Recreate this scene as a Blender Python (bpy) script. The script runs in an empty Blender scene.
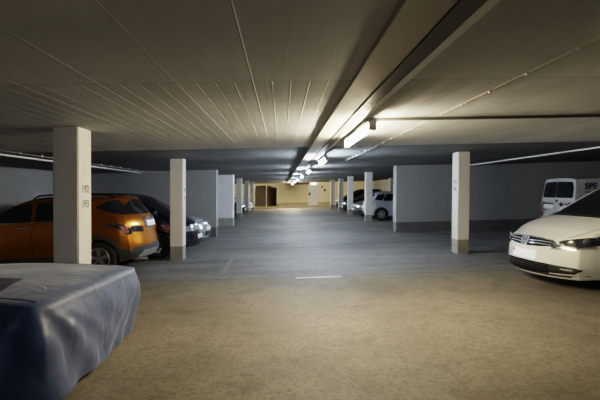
import bpy, bmesh, math, random
from mathutils import Vector, Matrix
from mathutils.bvhtree import BVHTree
random.seed(7)
PI = math.pi
SC = bpy.context.scene
COL = SC.collection
SLOPE = 0.03            # cross-fall of the whole deck (floor and ceiling rise to the right)
TILT = -math.atan(SLOPE)
H = 2.42                # clear height
HF = H + .03            # beyond the joint the slab sits a little higher

# ------------------------------------------------------------------ materials
def new_mat(name):
    m = bpy.data.materials.new(name); m.use_nodes = True
    nt = m.node_tree
    return m, nt, nt.nodes['Principled BSDF'], nt.nodes, nt.links

def mat(name, col, rough=0.5, metal=0.0, coat=0.0, noise=0.0, nscale=20.0, bump=0.0, spec=0.5):
    m, nt, b, N, L = new_mat(name)
    b.inputs['Base Color'].default_value = (*col, 1)
    b.inputs['Roughness'].default_value = rough
    b.inputs['Metallic'].default_value = metal
    b.inputs['Coat Weight'].default_value = coat
    b.inputs['Coat Roughness'].default_value = 0.06
    b.inputs['Specular IOR Level'].default_value = spec
    if noise or bump:
        tc = N.new('ShaderNodeTexCoord'); nz = N.new('ShaderNodeTexNoise')
        nz.inputs['Scale'].default_value = nscale; nz.inputs['Detail'].default_value = 5
        L.new(tc.outputs['Object'], nz.inputs['Vector'])
        if noise:
            mx = N.new('ShaderNodeMix'); mx.data_type = 'RGBA'
            mx.inputs[6].default_value = (*[c*(1-noise) for c in col], 1)
            mx.inputs[7].default_value = (*[min(1, c*(1+noise)) for c in col], 1)
            L.new(nz.outputs['Fac'], mx.inputs[0]); L.new(mx.outputs[2], b.inputs['Base Color'])
        if bump:
            bp = N.new('ShaderNodeBump'); bp.inputs['Strength'].default_value = bump
            bp.inputs['Distance'].default_value = 0.01
            L.new(nz.outputs['Fac'], bp.inputs['Height']); L.new(bp.outputs['Normal'], b.inputs['Normal'])
    return m

def emit(name, col, strength):
    m, nt, b, N, L = new_mat(name)
    b.inputs['Base Color'].default_value = (*col, 1)
    b.inputs['Emission Color'].default_value = (*col, 1)
    b.inputs['Emission Strength'].default_value = strength
    return m

def math_node(N, L, op, a, b=None, c=None):
    n = N.new('ShaderNodeMath'); n.operation = op
    for i, v in enumerate((a, b, c)):
        if v is None: continue
        if isinstance(v, (int, float)): n.inputs[i].default_value = v
        else: L.new(v, n.inputs[i])
    return n.outputs[0]

def mixc(N, L, fac, a, b):
    n = N.new('ShaderNodeMix'); n.data_type = 'RGBA'
    for idx, v in ((0, fac), (6, a), (7, b)):
        if isinstance(v, (int, float)): n.inputs[idx].default_value = v
        elif isinstance(v, tuple): n.inputs[idx].default_value = (*v, 1)
        else: L.new(v, n.inputs[idx])
    return n.outputs[2]

def ramp(N, L, fac, lo, hi):
    n = N.new('ShaderNodeMapRange'); n.clamp = True
    n.inputs[1].default_value = lo; n.inputs[2].default_value = hi
    L.new(fac, n.inputs[0]); return n.outputs[0]

def pos(N, L):
    g = N.new('ShaderNodeNewGeometry'); s = N.new('ShaderNodeSeparateXYZ')
    L.new(g.outputs['Position'], s.inputs[0])
    return g.outputs['Position'], s.outputs[0], s.outputs[1], s.outputs[2]

def noise(N, L, vec, scale, detail=5, rough=0.55, sx=1, sy=1, sz=1):
    v = vec
    if (sx, sy, sz) != (1, 1, 1):
        m = N.new('ShaderNodeVectorMath'); m.operation = 'MULTIPLY'
        L.new(vec, m.inputs[0]); m.inputs[1].default_value = (sx, sy, sz); v = m.outputs[0]
    n = N.new('ShaderNodeTexNoise'); n.inputs['Scale'].default_value = scale
    n.inputs['Detail'].default_value = detail; n.inputs['Roughness'].default_value = rough
    L.new(v, n.inputs['Vector']); return n.outputs['Fac']

def painted(name, col, base, band=0.36):
    """wall paint with a darker painted foot following the sloping floor"""
    m, nt, b, N, L = new_mat(name)
    P, x, y, z = pos(N, L)
    h = math_node(N, L, 'SUBTRACT', z, math_node(N, L, 'MULTIPLY', x, SLOPE))
    f = ramp(N, L, h, band-0.004, band+0.004)
    nz = noise(N, L, P, 3.0, 6)
    fine = noise(N, L, P, 60.0, 3)
    up = mixc(N, L, ramp(N, L, nz, 0.3, 0.75), tuple(c*0.9 for c in col), col)
    dn = mixc(N, L, ramp(N, L, nz, 0.3, 0.7), tuple(c*0.75 for c in base), base)
    L.new(mixc(N, L, f, dn, up), b.inputs['Base Color'])
    b.inputs['Roughness'].default_value = 0.75
    b.inputs['Specular IOR Level'].default_value = 0.25
    bp = N.new('ShaderNodeBump'); bp.inputs['Strength'].default_value = 0.25; bp.inputs['Distance'].default_value = 0.004
    L.new(fine, bp.inputs['Height']); L.new(bp.outputs['Normal'], b.inputs['Normal'])
    return m

def floor_mat():
    m, nt, b, N, L = new_mat('worn_floor')
    P, x, y, z = pos(N, L)
    big = noise(N, L, P, 0.55, 6, 0.6); streak = noise(N, L, P, 1.2, 6, 0.6, 0.35, 1.6, 1)
    mid = noise(N, L, P, 5.0, 7, 0.65); grit = noise(N, L, P, 90.0, 3, 0.7)
    far = ramp(N, L, math_node(N, L, 'ADD', y, math_node(N, L, 'MULTIPLY', mid, 0.25)), 7.7, 8.7)
    c0 = mixc(N, L, ramp(N, L, big, 0.32, 0.68), (0.082, 0.071, 0.052), (0.185, 0.159, 0.117))
    c1 = mixc(N, L, ramp(N, L, streak, 0.3, 0.72), (0.045, 0.046, 0.048), (0.17, 0.172, 0.178))
    c = mixc(N, L, far, c0, c1)
    c = mixc(N, L, math_node(N, L, 'MULTIPLY', ramp(N, L, mid, 0.52, 0.75), 0.45), c, (0.075, 0.066, 0.052))
    c = mixc(N, L, math_node(N, L, 'MULTIPLY', ramp(N, L, grit, 0.5, 0.7), 0.5), c, (0.30, 0.265, 0.20))
    spk = noise(N, L, P, 22.0, 4, .7); blot = noise(N, L, P, 1.9, 8, .72)
    c = mixc(N, L, math_node(N, L, 'MULTIPLY', ramp(N, L, blot, .55, .62), .5), c, (0.055, 0.05, 0.042))
    c = mixc(N, L, math_node(N, L, 'MULTIPLY', ramp(N, L, spk, .46, .62), .6), c, (0.05, 0.045, 0.036))
    # dark joint across the deck
    j = ramp(N, L, math_node(N, L, 'ABSOLUTE', math_node(N, L, 'SUBTRACT', y, 8.05)), 0.012, 0.035)
    c = mixc(N, L, j, (0.045, 0.042, 0.036), c)
    L.new(c, b.inputs['Base Color'])
    r = math_node(N, L, 'MULTIPLY_ADD', mid, 0.35, 0.50)
    L.new(r, b.inputs['Roughness']); b.inputs['Specular IOR Level'].default_value = 0.35
    bp = N.new('ShaderNodeBump'); bp.inputs['Strength'].default_value = 0.5; bp.inputs['Distance'].default_value = 0.006
    hgt = math_node(N, L, 'ADD', math_node(N, L, 'MULTIPLY', grit, 0.6), mid)
    L.new(hgt, bp.inputs['Height']); L.new(bp.outputs['Normal'], b.inputs['Normal'])
    return m

def ceiling_mat():
    m, nt, b, N, L = new_mat('board_formed_concrete')
    P, x, y, z = pos(N, L)
    def lines(period, off, width):
        q = math_node(N, L, 'ADD', x, off)
        q = math_node(N, L, 'PINGPONG', q, period/2)      # 0 at each board edge
        return math_node(N, L, 'SUBTRACT', 1.0, ramp(N, L, q, 0.0, width))
    wob = noise(N, L, P, 1.5, 3)
    big = noise(N, L, P, 0.8, 5, 0.6); grain = noise(N, L, P, 6.0, 6, 0.6, 3.0, 0.25, 1)
    seam = math_node(N, L, 'MULTIPLY', lines(0.56, 1.34, 0.007), math_node(N, L, 'LESS_THAN', x, 0.0))
    fine = math_node(N, L, 'MULTIPLY', lines(0.14, 1.34, 0.007), ramp(N, L, y, 3.2, 3.26))
    brk = ramp(N, L, noise(N, L, P, 1.3, 3, 0.5, 6.0, 0.5, 1), 0.36, 0.52)
    c = mixc(N, L, ramp(N, L, big, 0.3, 0.7), (0.42, 0.43, 0.45), (0.54, 0.55, 0.57))
    c = mixc(N, L, math_node(N, L, 'MULTIPLY', ramp(N, L, grain, 0.35, 0.7), 0.35), c, (0.36, 0.365, 0.375))
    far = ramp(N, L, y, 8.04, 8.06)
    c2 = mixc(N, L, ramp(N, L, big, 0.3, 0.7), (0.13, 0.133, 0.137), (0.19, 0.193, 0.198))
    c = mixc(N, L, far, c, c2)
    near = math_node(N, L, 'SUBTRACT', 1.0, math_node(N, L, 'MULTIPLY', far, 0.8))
    jt = math_node(N, L, 'SUBTRACT', 1.0, ramp(N, L, math_node(N, L, 'ABSOLUTE', math_node(N, L, 'SUBTRACT', y, 3.22)), 0.006, 0.02))
    c = mixc(N, L, math_node(N, L, 'MULTIPLY', jt, 0.35), c, (0.12, 0.11, 0.10))
    sm = math_node(N, L, 'MULTIPLY', math_node(N, L, 'MULTIPLY', seam, near), 0.28)
    c = mixc(N, L, sm, c, (0.52, 0.50, 0.46))
    fm = math_node(N, L, 'MULTIPLY', math_node(N, L, 'MULTIPLY', math_node(N, L, 'MULTIPLY', fine, brk), near), 0.3)
    c = mixc(N, L, fm, c, (0.55, 0.53, 0.48))
    bd = N.new('ShaderNodeTexWhiteNoise'); bd.noise_dimensions = '1D'
    L.new(math_node(N, L, 'FLOOR', math_node(N, L, 'DIVIDE', math_node(N, L, 'ADD', x, 1.34), 0.14)), bd.inputs['W'])
    bf = math_node(N, L, 'MULTIPLY', math_node(N, L, 'MULTIPLY', bd.outputs['Value'], ramp(N, L, y, 3.2, 3.26)), math_node(N, L, 'MULTIPLY', near, 0.28))
    c = mixc(N, L, bf, c, (0.20, 0.20, 0.20))
    L.new(c, b.inputs['Base Color']); b.inputs['Roughness'].default_value = 0.7
    b.inputs['Specular IOR Level'].default_value = 0.3
    hgt = math_node(N, L, 'ADD', math_node(N, L, 'MULTIPLY', seam, 1.0), math_node(N, L, 'MULTIPLY', math_node(N, L, 'MULTIPLY', fine, brk), 0.8))
    hgt = math_node(N, L, 'ADD', math_node(N, L, 'MULTIPLY', hgt, near), math_node(N, L, 'MULTIPLY', grain, 0.35))
    bp = N.new('ShaderNodeBump'); bp.inputs['Strength'].default_value = 0.6; bp.inputs['Distance'].default_value = 0.008
    L.new(hgt, bp.inputs['Height']); L.new(bp.outputs['Normal'], b.inputs['Normal'])
    return m

M = {}
M['floor'] = floor_mat(); M['ceiling'] = ceiling_mat()
M['wall'] = painted('grey_wall_paint', (0.28, 0.275, 0.275), (0.12, 0.12, 0.12))
M['column'] = painted('white_column_paint', (0.60, 0.575, 0.525), (0.25, 0.235, 0.205), 0.34)
M['farwall'] = painted('cream_wall_paint', (0.80, 0.73, 0.52), (0.50, 0.44, 0.29), 0.40)
M['white'] = mat('white_enamel', (0.78, 0.77, 0.74), 0.4)
M['beam'] = mat('beam_paint', (0.50, 0.48, 0.43), 0.7, noise=0.12, nscale=4)
M['darkmetal'] = mat('dark_galvanised', (0.10, 0.098, 0.092), 0.55, 0.3)
M['zinc'] = mat('zinc_metal', (0.5, 0.5, 0.49), 0.35, 0.8)
M['black'] = mat('black_plastic', (0.012, 0.012, 0.013), 0.5)
M['void'] = mat('grille_black', (0.004, 0.004, 0.004), 0.7, spec=0.15)
M['trimgrey'] = mat('charcoal_plastic', (0.035, 0.036, 0.038), 0.55)
M['rubber'] = mat('tyre_rubber', (0.014, 0.014, 0.015), 0.75)
M['alloy'] = mat('alloy_silver', (0.62, 0.62, 0.63), 0.28, 0.9)
M['chrome'] = mat('chrome', (0.85, 0.85, 0.86), 0.1, 1.0)
M['glass'] = mat('dark_car_glass', (0.010, 0.012, 0.016), 0.06, spec=0.6)
M['lens'] = mat('clear_lamp_lens', (0.50, 0.52, 0.55), 0.12, 0.7, coat=1.0)
M['lampdark'] = mat('lamp_housing', (0.03, 0.032, 0.035), 0.15, 0.2, coat=1.0)
M['reflector'] = mat('lamp_reflector_chrome', (0.55, 0.56, 0.58), 0.22, 1.0, coat=1.0)
M['red'] = mat('red_lamp_lens', (0.35, 0.015, 0.012), 0.12, coat=1.0)
M['amber'] = mat('amber_lamp_lens', (0.85, 0.28, 0.02), 0.15, coat=1.0)
M['plate'] = mat('plate_white', (0.95, 0.95, 0.95), 0.4)
M['glow_plate'] = emit('glowing_plate_white', (0.95, 0.95, 0.95), 0.10)  # faint glow put into the plate so it reads overexposed
M['navy'] = mat('navy_print', (0.012, 0.03, 0.13), 0.5)
M['ink'] = mat('stencil_paint', (0.04, 0.04, 0.04), 0.7)
M['seam'] = mat('panel_gap', (0.01, 0.01, 0.01), 0.8)
M['duct'] = mat('yellow_duct', (0.16, 0.11, 0.04), 0.6, noise=0.15, nscale=3)
M['door'] = mat('grey_door_enamel', (0.72, 0.75, 0.80), 0.45)
M['kerb'] = mat('kerb_concrete', (0.42, 0.36, 0.24), 0.8, noise=0.2, nscale=6)
M['olive'] = mat('olive_plaster', (0.28, 0.25, 0.17), 0.85, noise=0.25, nscale=2)
M['linepaint'] = mat('worn_line_paint', (0.14, 0.14, 0.14), 0.8, noise=0.4, nscale=30)

def paint(name, col, metal=0.0, rough=0.3):
    return mat(name, col, rough, metal, coat=0.8)

# ------------------------------------------------------------------ mesh helpers
def link(name, me, m=None, parent=None, smooth=False):
    o = bpy.data.objects.new(name, me); COL.objects.link(o)
    if m is not None:
        for mm in (m if isinstance(m, (list, tuple)) else [m]): me.materials.append(mm)
    if smooth:
        for p in me.polygons: p.use_smooth = True
        me.set_sharp_from_angle(angle=math.radians(38))
    if parent is not None: o.parent = parent
    return o

def from_bm(name, bm, m=None, parent=None, smooth=False):
    me = bpy.data.meshes.new(name)
    bmesh.ops.recalc_face_normals(bm, faces=bm.faces)
    bm.to_mesh(me); bm.free()
    return link(name, me, m, parent, smooth)

def tag(o, label=None, cat=None, group=None, kind=None):
    if label: o['label'] = label
    if cat: o['category'] = cat
    if group: o['group'] = group
    if kind: o['kind'] = kind
    return o

def thing(name, label, cat, loc=(0, 0, 0), rotz=0.0, group=None, tilt=True):
    o = bpy.data.objects.new(name, None); COL.objects.link(o); o.empty_display_size = 0.2
    o.location = loc
    if tilt:
        o.rotation_euler = (Matrix.Rotation(TILT, 3, 'Y') @ Matrix.Rotation(rotz, 3, 'Z')).to_euler()
    else:
        o.rotation_euler = (0, 0, rotz)
    return tag(o, label, cat, group)

def add_box(bm, x0, x1, y0, y1, z0, z1, shear=False, bevel=0.0):
    vs = []
    for z in (z0, z1):
        for (x, y) in ((x0, y0), (x1, y0), (x1, y1), (x0, y1)):
            vs.append(bm.verts.new((x, y, z + (SLOPE*x if shear else 0))))
    fs = [bm.faces.new([vs[i] for i in f]) for f in ((3, 2, 1, 0), (4, 5, 6, 7), (0, 1, 5, 4), (1, 2, 6, 5), (2, 3, 7, 6), (3, 0, 4, 7))]
    if bevel:
        es = list({e for f in fs for e in f.edges})
        bmesh.ops.bevel(bm, geom=es, offset=bevel, segments=2, affect='EDGES', profile=0.5)

def box(name, x0, x1, y0, y1, z0, z1, m, parent=None, shear=False, bevel=0.0):
    bm = bmesh.new(); add_box(bm, x0, x1, y0, y1, z0, z1, shear, bevel)
    return from_bm(name, bm, m, parent)

def add_tube(bm, pts, r, n=10, cap=True):
    pts = [Vector(p) for p in pts]; rings = []
    for i, p in enumerate(pts):
        d = (pts[min(i+1, len(pts)-1)] - pts[max(i-1, 0)]).normalized()
        a = Vector((0, 0, 1)) if abs(d.z) < 0.9 else Vector((1, 0, 0))
        u = d.cross(a).normalized(); v = d.cross(u)
        rings.append([bm.verts.new(p + r*(math.cos(2*PI*k/n)*u + math.sin(2*PI*k/n)*v)) for k in range(n)])
    for A, B in zip(rings[:-1], rings[1:]):
        for k in range(n): bm.faces.new((A[k], A[(k+1) % n], B[(k+1) % n], B[k]))
    if cap:
        bm.faces.new(rings[0][::-1]); bm.faces.new(rings[-1])

def tube(name, pts, r, m, parent=None, n=10):
    bm = bmesh.new(); add_tube(bm, pts, r, n); return from_bm(name, bm, m, parent, True)

def lathe_y(bm, prof, n=40):
    """prof: (radius, y) revolved about the y axis, closed loop"""
    rings = [[bm.verts.new((r*math.cos(2*PI*k/n), y, r*math.sin(2*PI*k/n))) for r, y in prof] for k in range(n)]
    for k in range(n):
        A, B = rings[k], rings[(k+1) % n]
        for i in range(len(prof)):
            j = (i+1) % len(prof)
            bm.faces.new((A[i], A[j], B[j], B[i]))

def text_mesh(body, size, bold=0.0, shear=0.0, spacing=1.0):
    cu = bpy.data.curves.new('lettering', 'FONT'); cu.body = body; cu.size = size
    cu.extrude = 0.0015; cu.offset = bold; cu.shear = shear; cu.align_x = 'CENTER'; cu.align_y = 'CENTER'
    cu.space_character = spacing
    o = bpy.data.objects.new('lettering', cu); COL.objects.link(o)
    dg = bpy.context.evaluated_depsgraph_get()
    me = bpy.data.meshes.new_from_object(o.evaluated_get(dg))
    bpy.data.objects.remove(o); bpy.data.curves.remove(cu)
    me.materials.clear()
    return me

def interp(tab, x):
    if x <= tab[0][0]: return tab[0][1]
    for (a, fa), (b, fb) in zip(tab[:-1], tab[1:]):
        if x <= b: return fa + (fb-fa)*(x-a)/(b-a)
    return tab[-1][1]

def sinterp(tab, x, w):
    return sum(interp(tab, x + w*d)*k for d, k in ((-1, .15), (-.5, .2), (0, .3), (.5, .2), (1, .15)))

# ------------------------------------------------------------------ cars
def body_mesh(S):
    L2 = S['L']/2
    xs = []
    for i in range(53):
        t = -1 + 2*i/52
        xs.append(L2*(0.8*t + 0.2*math.sin(t*PI/2)))
    bs = [-1, -.985, -.94, -.84, -.68, -.5, -.25, 0, .25, .5, .68, .84, .94, .985, 1]
    cs = [0, .02, .08, .17, .27, .37, .47, .57, .67, .77, .86, .93, .98, 1]
    nx, ny, nz = len(xs), len(bs), len(cs)
    cr, crp = S.get('crown', 0.07), S.get('crown_pow', 3.0)
    ff, fr = S.get('fade_f', 0.9), S.get('fade_r', 1.0)
    belt_t, W2 = S['belt'], S['W']/2
    prof = [(-0.3, .88), (0, .93), (.25, .992), (.5, 1.0), (.78, .992), (1, .965)]
    def P(x, b, c):
        top = sinterp(S['top'], x, 0.07) - cr*abs(b)**crp*S.get('crown_f', lambda q: 1)(x)
        bot = interp(S['bot'], x)
        z = bot + c*(top-bot)
        belt = interp(belt_t, x)
        w = W2*sinterp(S['plan'], x, 0.12)
        if z <= belt: y = w*sinterp(prof, (z-bot)/(belt-bot), 0.08)
        else: y = w*.965 - S['tumble']*(z-belt)
        y *= b
        df, dr = L2-x, L2+x
        if df < ff:
            f = (1-df/ff)**2
            x = x + f*(-interp(S['front'], z)) - f*S['bowf']*abs(b)**2.4
        if dr < fr:
            f = (1-dr/fr)**2
            x = x + f*interp(S['rear'], z) + f*S['bowr']*abs(b)**2.6
        return (x, y, z)
    bm = bmesh.new(); V = {}
    def v(i, j, k):
        if (i, j, k) not in V: V[(i, j, k)] = bm.verts.new(P(xs[i], bs[j], cs[k]))
        return V[(i, j, k)]
    for i in range(nx-1):
        for j in range(ny-1):
            bm.faces.new((v(i, j, nz-1), v(i+1, j, nz-1), v(i+1, j+1, nz-1), v(i, j+1, nz-1)))
            bm.faces.new((v(i, j, 0), v(i, j+1, 0), v(i+1, j+1, 0), v(i+1, j, 0)))
        for k in range(nz-1):
            bm.faces.new((v(i, 0, k), v(i+1, 0, k), v(i+1, 0, k+1), v(i, 0, k+1)))
            bm.faces.new((v(i, ny-1, k), v(i, ny-1, k+1), v(i+1, ny-1, k+1), v(i+1, ny-1, k)))
    for j in range(ny-1):
        for k in range(nz-1):
            bm.faces.new((v(0, j, k), v(0, j, k+1), v(0, j+1, k+1), v(0, j+1, k)))
            bm.faces.new((v(nx-1, j, k), v(nx-1, j+1, k), v(nx-1, j+1, k+1), v(nx-1, j, k+1)))
    return bm

class Car:
    def __init__(self, name, label, cat, X, Y, rotz, S, pnt, group=None, lift=0.0):
        self.S = S
        self.root = thing(name, label, cat, (X, Y, SLOPE*X+lift), rotz, group)
        self.root.scale = (S.get('scale', 1),)*3
        bm = body_mesh(S)
        tmp = from_bm('body_tmp', bm)
        if S.get('fine'): tmp.modifiers.new('s', 'SUBSURF').levels = 1
        cb = bmesh.new()
        for wx in S['wx']:
            for sy in (-1, 1):
                n = 40; r = S['wr']+S.get('arch', 0.05); y0, y1 = S['W']/2-0.27, S['W']/2+0.3
                A = [cb.verts.new((wx+r*math.cos(2*PI*k/n), sy*y0, S['wr']+r*math.sin(2*PI*k/n))) for k in range(n)]
                B = [cb.verts.new((wx+r*math.cos(2*PI*k/n), sy*y1, S['wr']+r*math.sin(2*PI*k/n))) for k in range(n)]
                cb.faces.new(A); cb.faces.new(B)
                for k in range(n): cb.faces.new((A[k], A[(k+1) % n], B[(k+1) % n], B[k]))
        cut = from_bm('cut_tmp', cb)
        tmp.data.materials.append(pnt); tmp.data.materials.append(M['black'])
        cut.data.materials.append(pnt); cut.data.materials.append(M['black'])
        for p in cut.data.polygons: p.material_index = 1
        bo = tmp.modifiers.new('b', 'BOOLEAN'); bo.operation = 'DIFFERENCE'; bo.object = cut; bo.solver = 'EXACT'
        bpy.context.view_layer.update()
        dg = bpy.context.evaluated_depsgraph_get()
        me = bpy.data.meshes.new_from_object(tmp.evaluated_get(dg))
        bpy.data.objects.remove(cut); bpy.data.objects.remove(tmp)
        me.name = 'body'
        self.body = link('body', me, None, self.root, True)
        b2 = bmesh.new(); b2.from_mesh(me)
        self.bvh = BVHTree.FromBMesh(b2); b2.free()

    def proj(self, plane, p, q, sign=1):
        if plane == 'side': o, d = Vector((p, 4*sign, q)), Vector((0, -sign, 0))
        elif plane == 'end': o, d = Vector((6*sign, p, q)), Vector((-sign, 0, 0))
        elif plane == 'corner':      # oblique, onto a rear corner pillar
            d = Vector((1, -sign, 0)).normalized()
            o = Vector((-1.6, sign*.62, q)) + Vector((1, sign, 0)).normalized()*p - d*3
        else: o, d = Vector((p, q, 4)), Vector((0, 0, -1))
        loc, nor, _, dist = self.bvh.ray_cast(o, d)
        if loc is None:
            t = Vector((p, sign*self.S['W']/2, q)) if plane == 'side' else (Vector((sign*self.S['L']/2, p, q)) if plane == 'end' else Vector((p, q, self.S['top'][3][1])))
            loc, nor, _, dist = self.bvh.find_nearest(t)
        if nor.dot(d) > 0: nor = -nor
        return loc, nor

    def patch(self, name, plane, poly, m, sign=1, off=0.006, th=0.012, parent=None, rnd=0.0, step=0.05, label=None, crease=False):
        if rnd: poly = round_poly(poly, rnd)
        bm = bmesh.new()
        f = bm.faces.new([bm.verts.new((a, b, 0)) for a, b in poly])
        bmesh.ops.triangulate(bm, faces=[f])
        for ax in (0, 1):
            lo = min(p[ax] for p in poly); hi = max(p[ax] for p in poly)
            n = int((hi-lo)/step)
            for i in range(1, n+1):
                c = [0, 0, 0]; c[ax] = lo + (hi-lo)*i/(n+1); nn = [0, 0, 0]; nn[ax] = 1
                bmesh.ops.bisect_plane(bm, geom=bm.verts[:]+bm.edges[:]+bm.faces[:], plane_co=c, plane_no=nn)
        bmesh.ops.remove_doubles(bm, verts=bm.verts, dist=0.0005)
        nrm = {}
        for v in bm.verts:
            loc, nor = self.proj(plane, v.co.x, v.co.y, sign)
            v.co = loc + nor*off; nrm[v] = nor
        bd = [e for e in bm.edges if len(e.link_faces) == 1]
        dup = {}
        for e in bd:
            for v in e.verts:
                if v not in dup: dup[v] = bm.verts.new(v.co - nrm[v]*(off+th))
        for e in bd:
            a, b = e.verts
            try: bm.faces.new((a, b, dup[b], dup[a]))
            except ValueError: pass
        o = from_bm(name, bm, m, parent or self.root, True)
        if label: o['label'] = label
        return o

    def ribbon(self, name, plane, pts, width, m, sign=1, off=0.004, parent=None, closed=False):
        pts = [Vector((a, b)) for a, b in pts]
        if closed: pts.append(pts[0])
        dense = []
        for a, b in zip(pts[:-1], pts[1:]):
            n = max(1, int((b-a).length/0.04))
            dense += [a+(b-a)*i/n for i in range(n)]
        dense.append(pts[-1])
        bm = bmesh.new(); rows = []
        for i, p in enumerate(dense):
            t = (dense[min(i+1, len(dense)-1)]-dense[max(i-1, 0)]).normalized(); n = Vector((-t.y, t.x))*width/2
            r = []
            for q in (p-n, p+n):
                loc, nor = self.proj(plane, q.x, q.y, sign); r.append(bm.verts.new(loc+nor*off))
            rows.append(r)
        for A, B in zip(rows[:-1], rows[1:]): bm.faces.new((A[0], A[1], B[1], B[0]))
        return from_bm(name, bm, m, parent or self.root, False)

    def wheels(self, spokes=5, rimm=None, rr=None, twin=True):
        S = self.S; R = S['wr']; w = 0.105; rr = rr or R*0.66
        for wx in S['wx']:
            for sy in (-1, 1):
                cy = sy*(S['W']/2-0.02-w)
                bm = bmesh.new()
                lathe_y(bm, [(rr, -w), (R*.9, -w*1.02), (R*.975, -w*.8), (R, -w*.4), (R, w*.4), (R*.975, w*.8), (R*.9, w*1.02), (rr, w)])
                t = from_bm('wheel', bm, M['rubber'], self.root, True); t.location = (wx, cy, R)
                bm = bmesh.new()
                o = sy*w
                lathe_y(bm, [(rr*1.0, o*.92), (rr*.93, o*1.0), (rr*.88, o*.9), (rr*.86, -o*.6), (rr*1.0, -o*.6)])
                for k in range(spokes):
                    a0 = 2*PI*k/spokes + 0.3
                    for da in ((-.13, .13) if twin else (0,)):
                        a = a0 + da
                        u = Vector((math.cos(a), 0, math.sin(a))); v = Vector((-math.sin(a), 0, math.cos(a)))
                        hw0, hw1 = (rr*.09, rr*.065) if twin else (rr*.17, rr*.12)
                        vs = []
                        for (rad, hw, yy) in ((rr*.12, hw0, o*.78), (rr*.9, hw1, o*.93)):
                            for sgn in (-1, 1):
                                for dep in (0, -.03*sy):
                                    vs.append(bm.verts.new(u*rad+v*hw*sgn+Vector((0, yy+dep, 0))))
                        for f in ((0, 1, 3, 2), (4, 6, 7, 5), (0, 2, 6, 4), (1, 5, 7, 3), (0, 4, 5, 1), (2, 3, 7, 6)):
                            bm.faces.new([vs[i] for i in f])
                lathe_y(bm, [(0.002, o*.84), (rr*.2, o*.82), (rr*.22, o*.6), (0.002, o*.6)], 20)
                rim = from_bm('rim', bm, rimm or M['alloy'], t, True)
                bm = bmesh.new(); lathe_y(bm, [(0.003, o*.35), (rr*.86, o*.35), (rr*.86, o*.25), (0.003, o*.25)], 28)
                from_bm('brake_disc', bm, M['trimgrey'], t, True)

    def blob(self, name, c, d, m, bevel=0.03, parent=None, rot=0):
        bm = bmesh.new(); add_box(bm, -d[0]/2, d[0]/2, -d[1]/2, d[1]/2, -d[2]/2, d[2]/2)
        bmesh.ops.bevel(bm, geom=bm.edges[:], offset=min(bevel, min(d)*.45), segments=3, affect='EDGES', profile=.5)
        o = from_bm(name, bm, m, parent or self.root, True); o.location = c; o.rotation_euler = (0, 0, rot); return o

    def mirrors(self, x, z, m, dy=0.12):
        for sy in (-1, 1):
            loc, nor = self.proj('side', x, z, sy)
            o = self.blob('door_mirror', (x, loc.y+sy*dy, z+.05), (.12, .22, .15), m, .05)
            g = self.blob('mirror_stalk', (.01, -sy*.12, -.05), (.07, .12, .04), M['black'], .015, o)

    def handles(self, xs, z, m):
        for sy in (-1, 1):
            for x in xs:
                loc, nor = self.proj('side', x, z, sy)
                self.blob('door_handle', (x, loc.y+sy*.015, z), (.20, .035, .03), m, .012)

    def seams(self, runs, m=None):
        for sy in (-1, 1):
            for run in runs: self.ribbon('door_gap', 'side', run, 0.009, m or M['seam'], sy)

def round_poly(pts, r, n=4):
    out = []; N = len(pts)
    for i in range(N):
        p = Vector(pts[i]); a = Vector(pts[i-1])-p; b = Vector(pts[(i+1) % N])-p
        d = min(r, a.length*.45, b.length*.45)
        p0, p1 = p+a.normalized()*d, p+b.normalized()*d
        for k in range(n+1):
            t = k/n
            out.append(tuple((1-t)**2*p0 + 2*t*(1-t)*p + t*t*p1))
    return out

def both(fn):
    for s in (-1, 1): fn(s)

def flip(poly): return [(-a, b) for a, b in poly][::-1]

def vw_emblem(car, z, end, r, m, parent=None):
    """round emblem: ring with a V above a W"""
    loc, nor = car.proj('end', 0, z, end)
    bm = bmesh.new(); n = 32
    def strip(pts, w):
        for (a, b) in zip(pts[:-1], pts[1:]):
            a, b = Vector(a), Vector(b); t = (b-a).normalized(); q = Vector((-t.y, t.x))*w/2
            vs = []
            for dx in (0, .012):
                for c in (a-q, a+q, b+q, b-q): vs.append(bm.verts.new((dx, c.x, c.y)))
            for f in ((3, 2, 1, 0), (4, 5, 6, 7), (0, 1, 5, 4), (1, 2, 6, 5), (2, 3, 7, 6), (3, 0, 4, 7)): bm.faces.new([vs[i] for i in f])
    ring = [(r*math.cos(2*PI*k/n), r*math.sin(2*PI*k/n)) for k in range(n+1)]
    strip(ring, r*.16)
    strip([(-.32*r, .85*r), (0, .12*r), (.32*r, .85*r)], r*.17)
    strip([(-.82*r, .42*r), (-.42*r, -.78*r), (0, .02*r), (.42*r, -.78*r), (.82*r, .42*r)], r*.17)
    o = from_bm('emblem', bm, m, parent or car.root)
    o.location = loc + nor*.012
    tl = math.asin(max(-1, min(1, nor.z)))
    o.rotation_euler = (0, -tl, 0) if end > 0 else (0, -tl, PI)
    bd = bmesh.new()
    vs = [bd.verts.new((-.002, r*.95*math.cos(2*PI*k/n), r*.95*math.sin(2*PI*k/n))) for k in range(n)]
    bd.faces.new(vs); from_bm('emblem_back', bd, M['trimgrey'], o)
    return o

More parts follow.
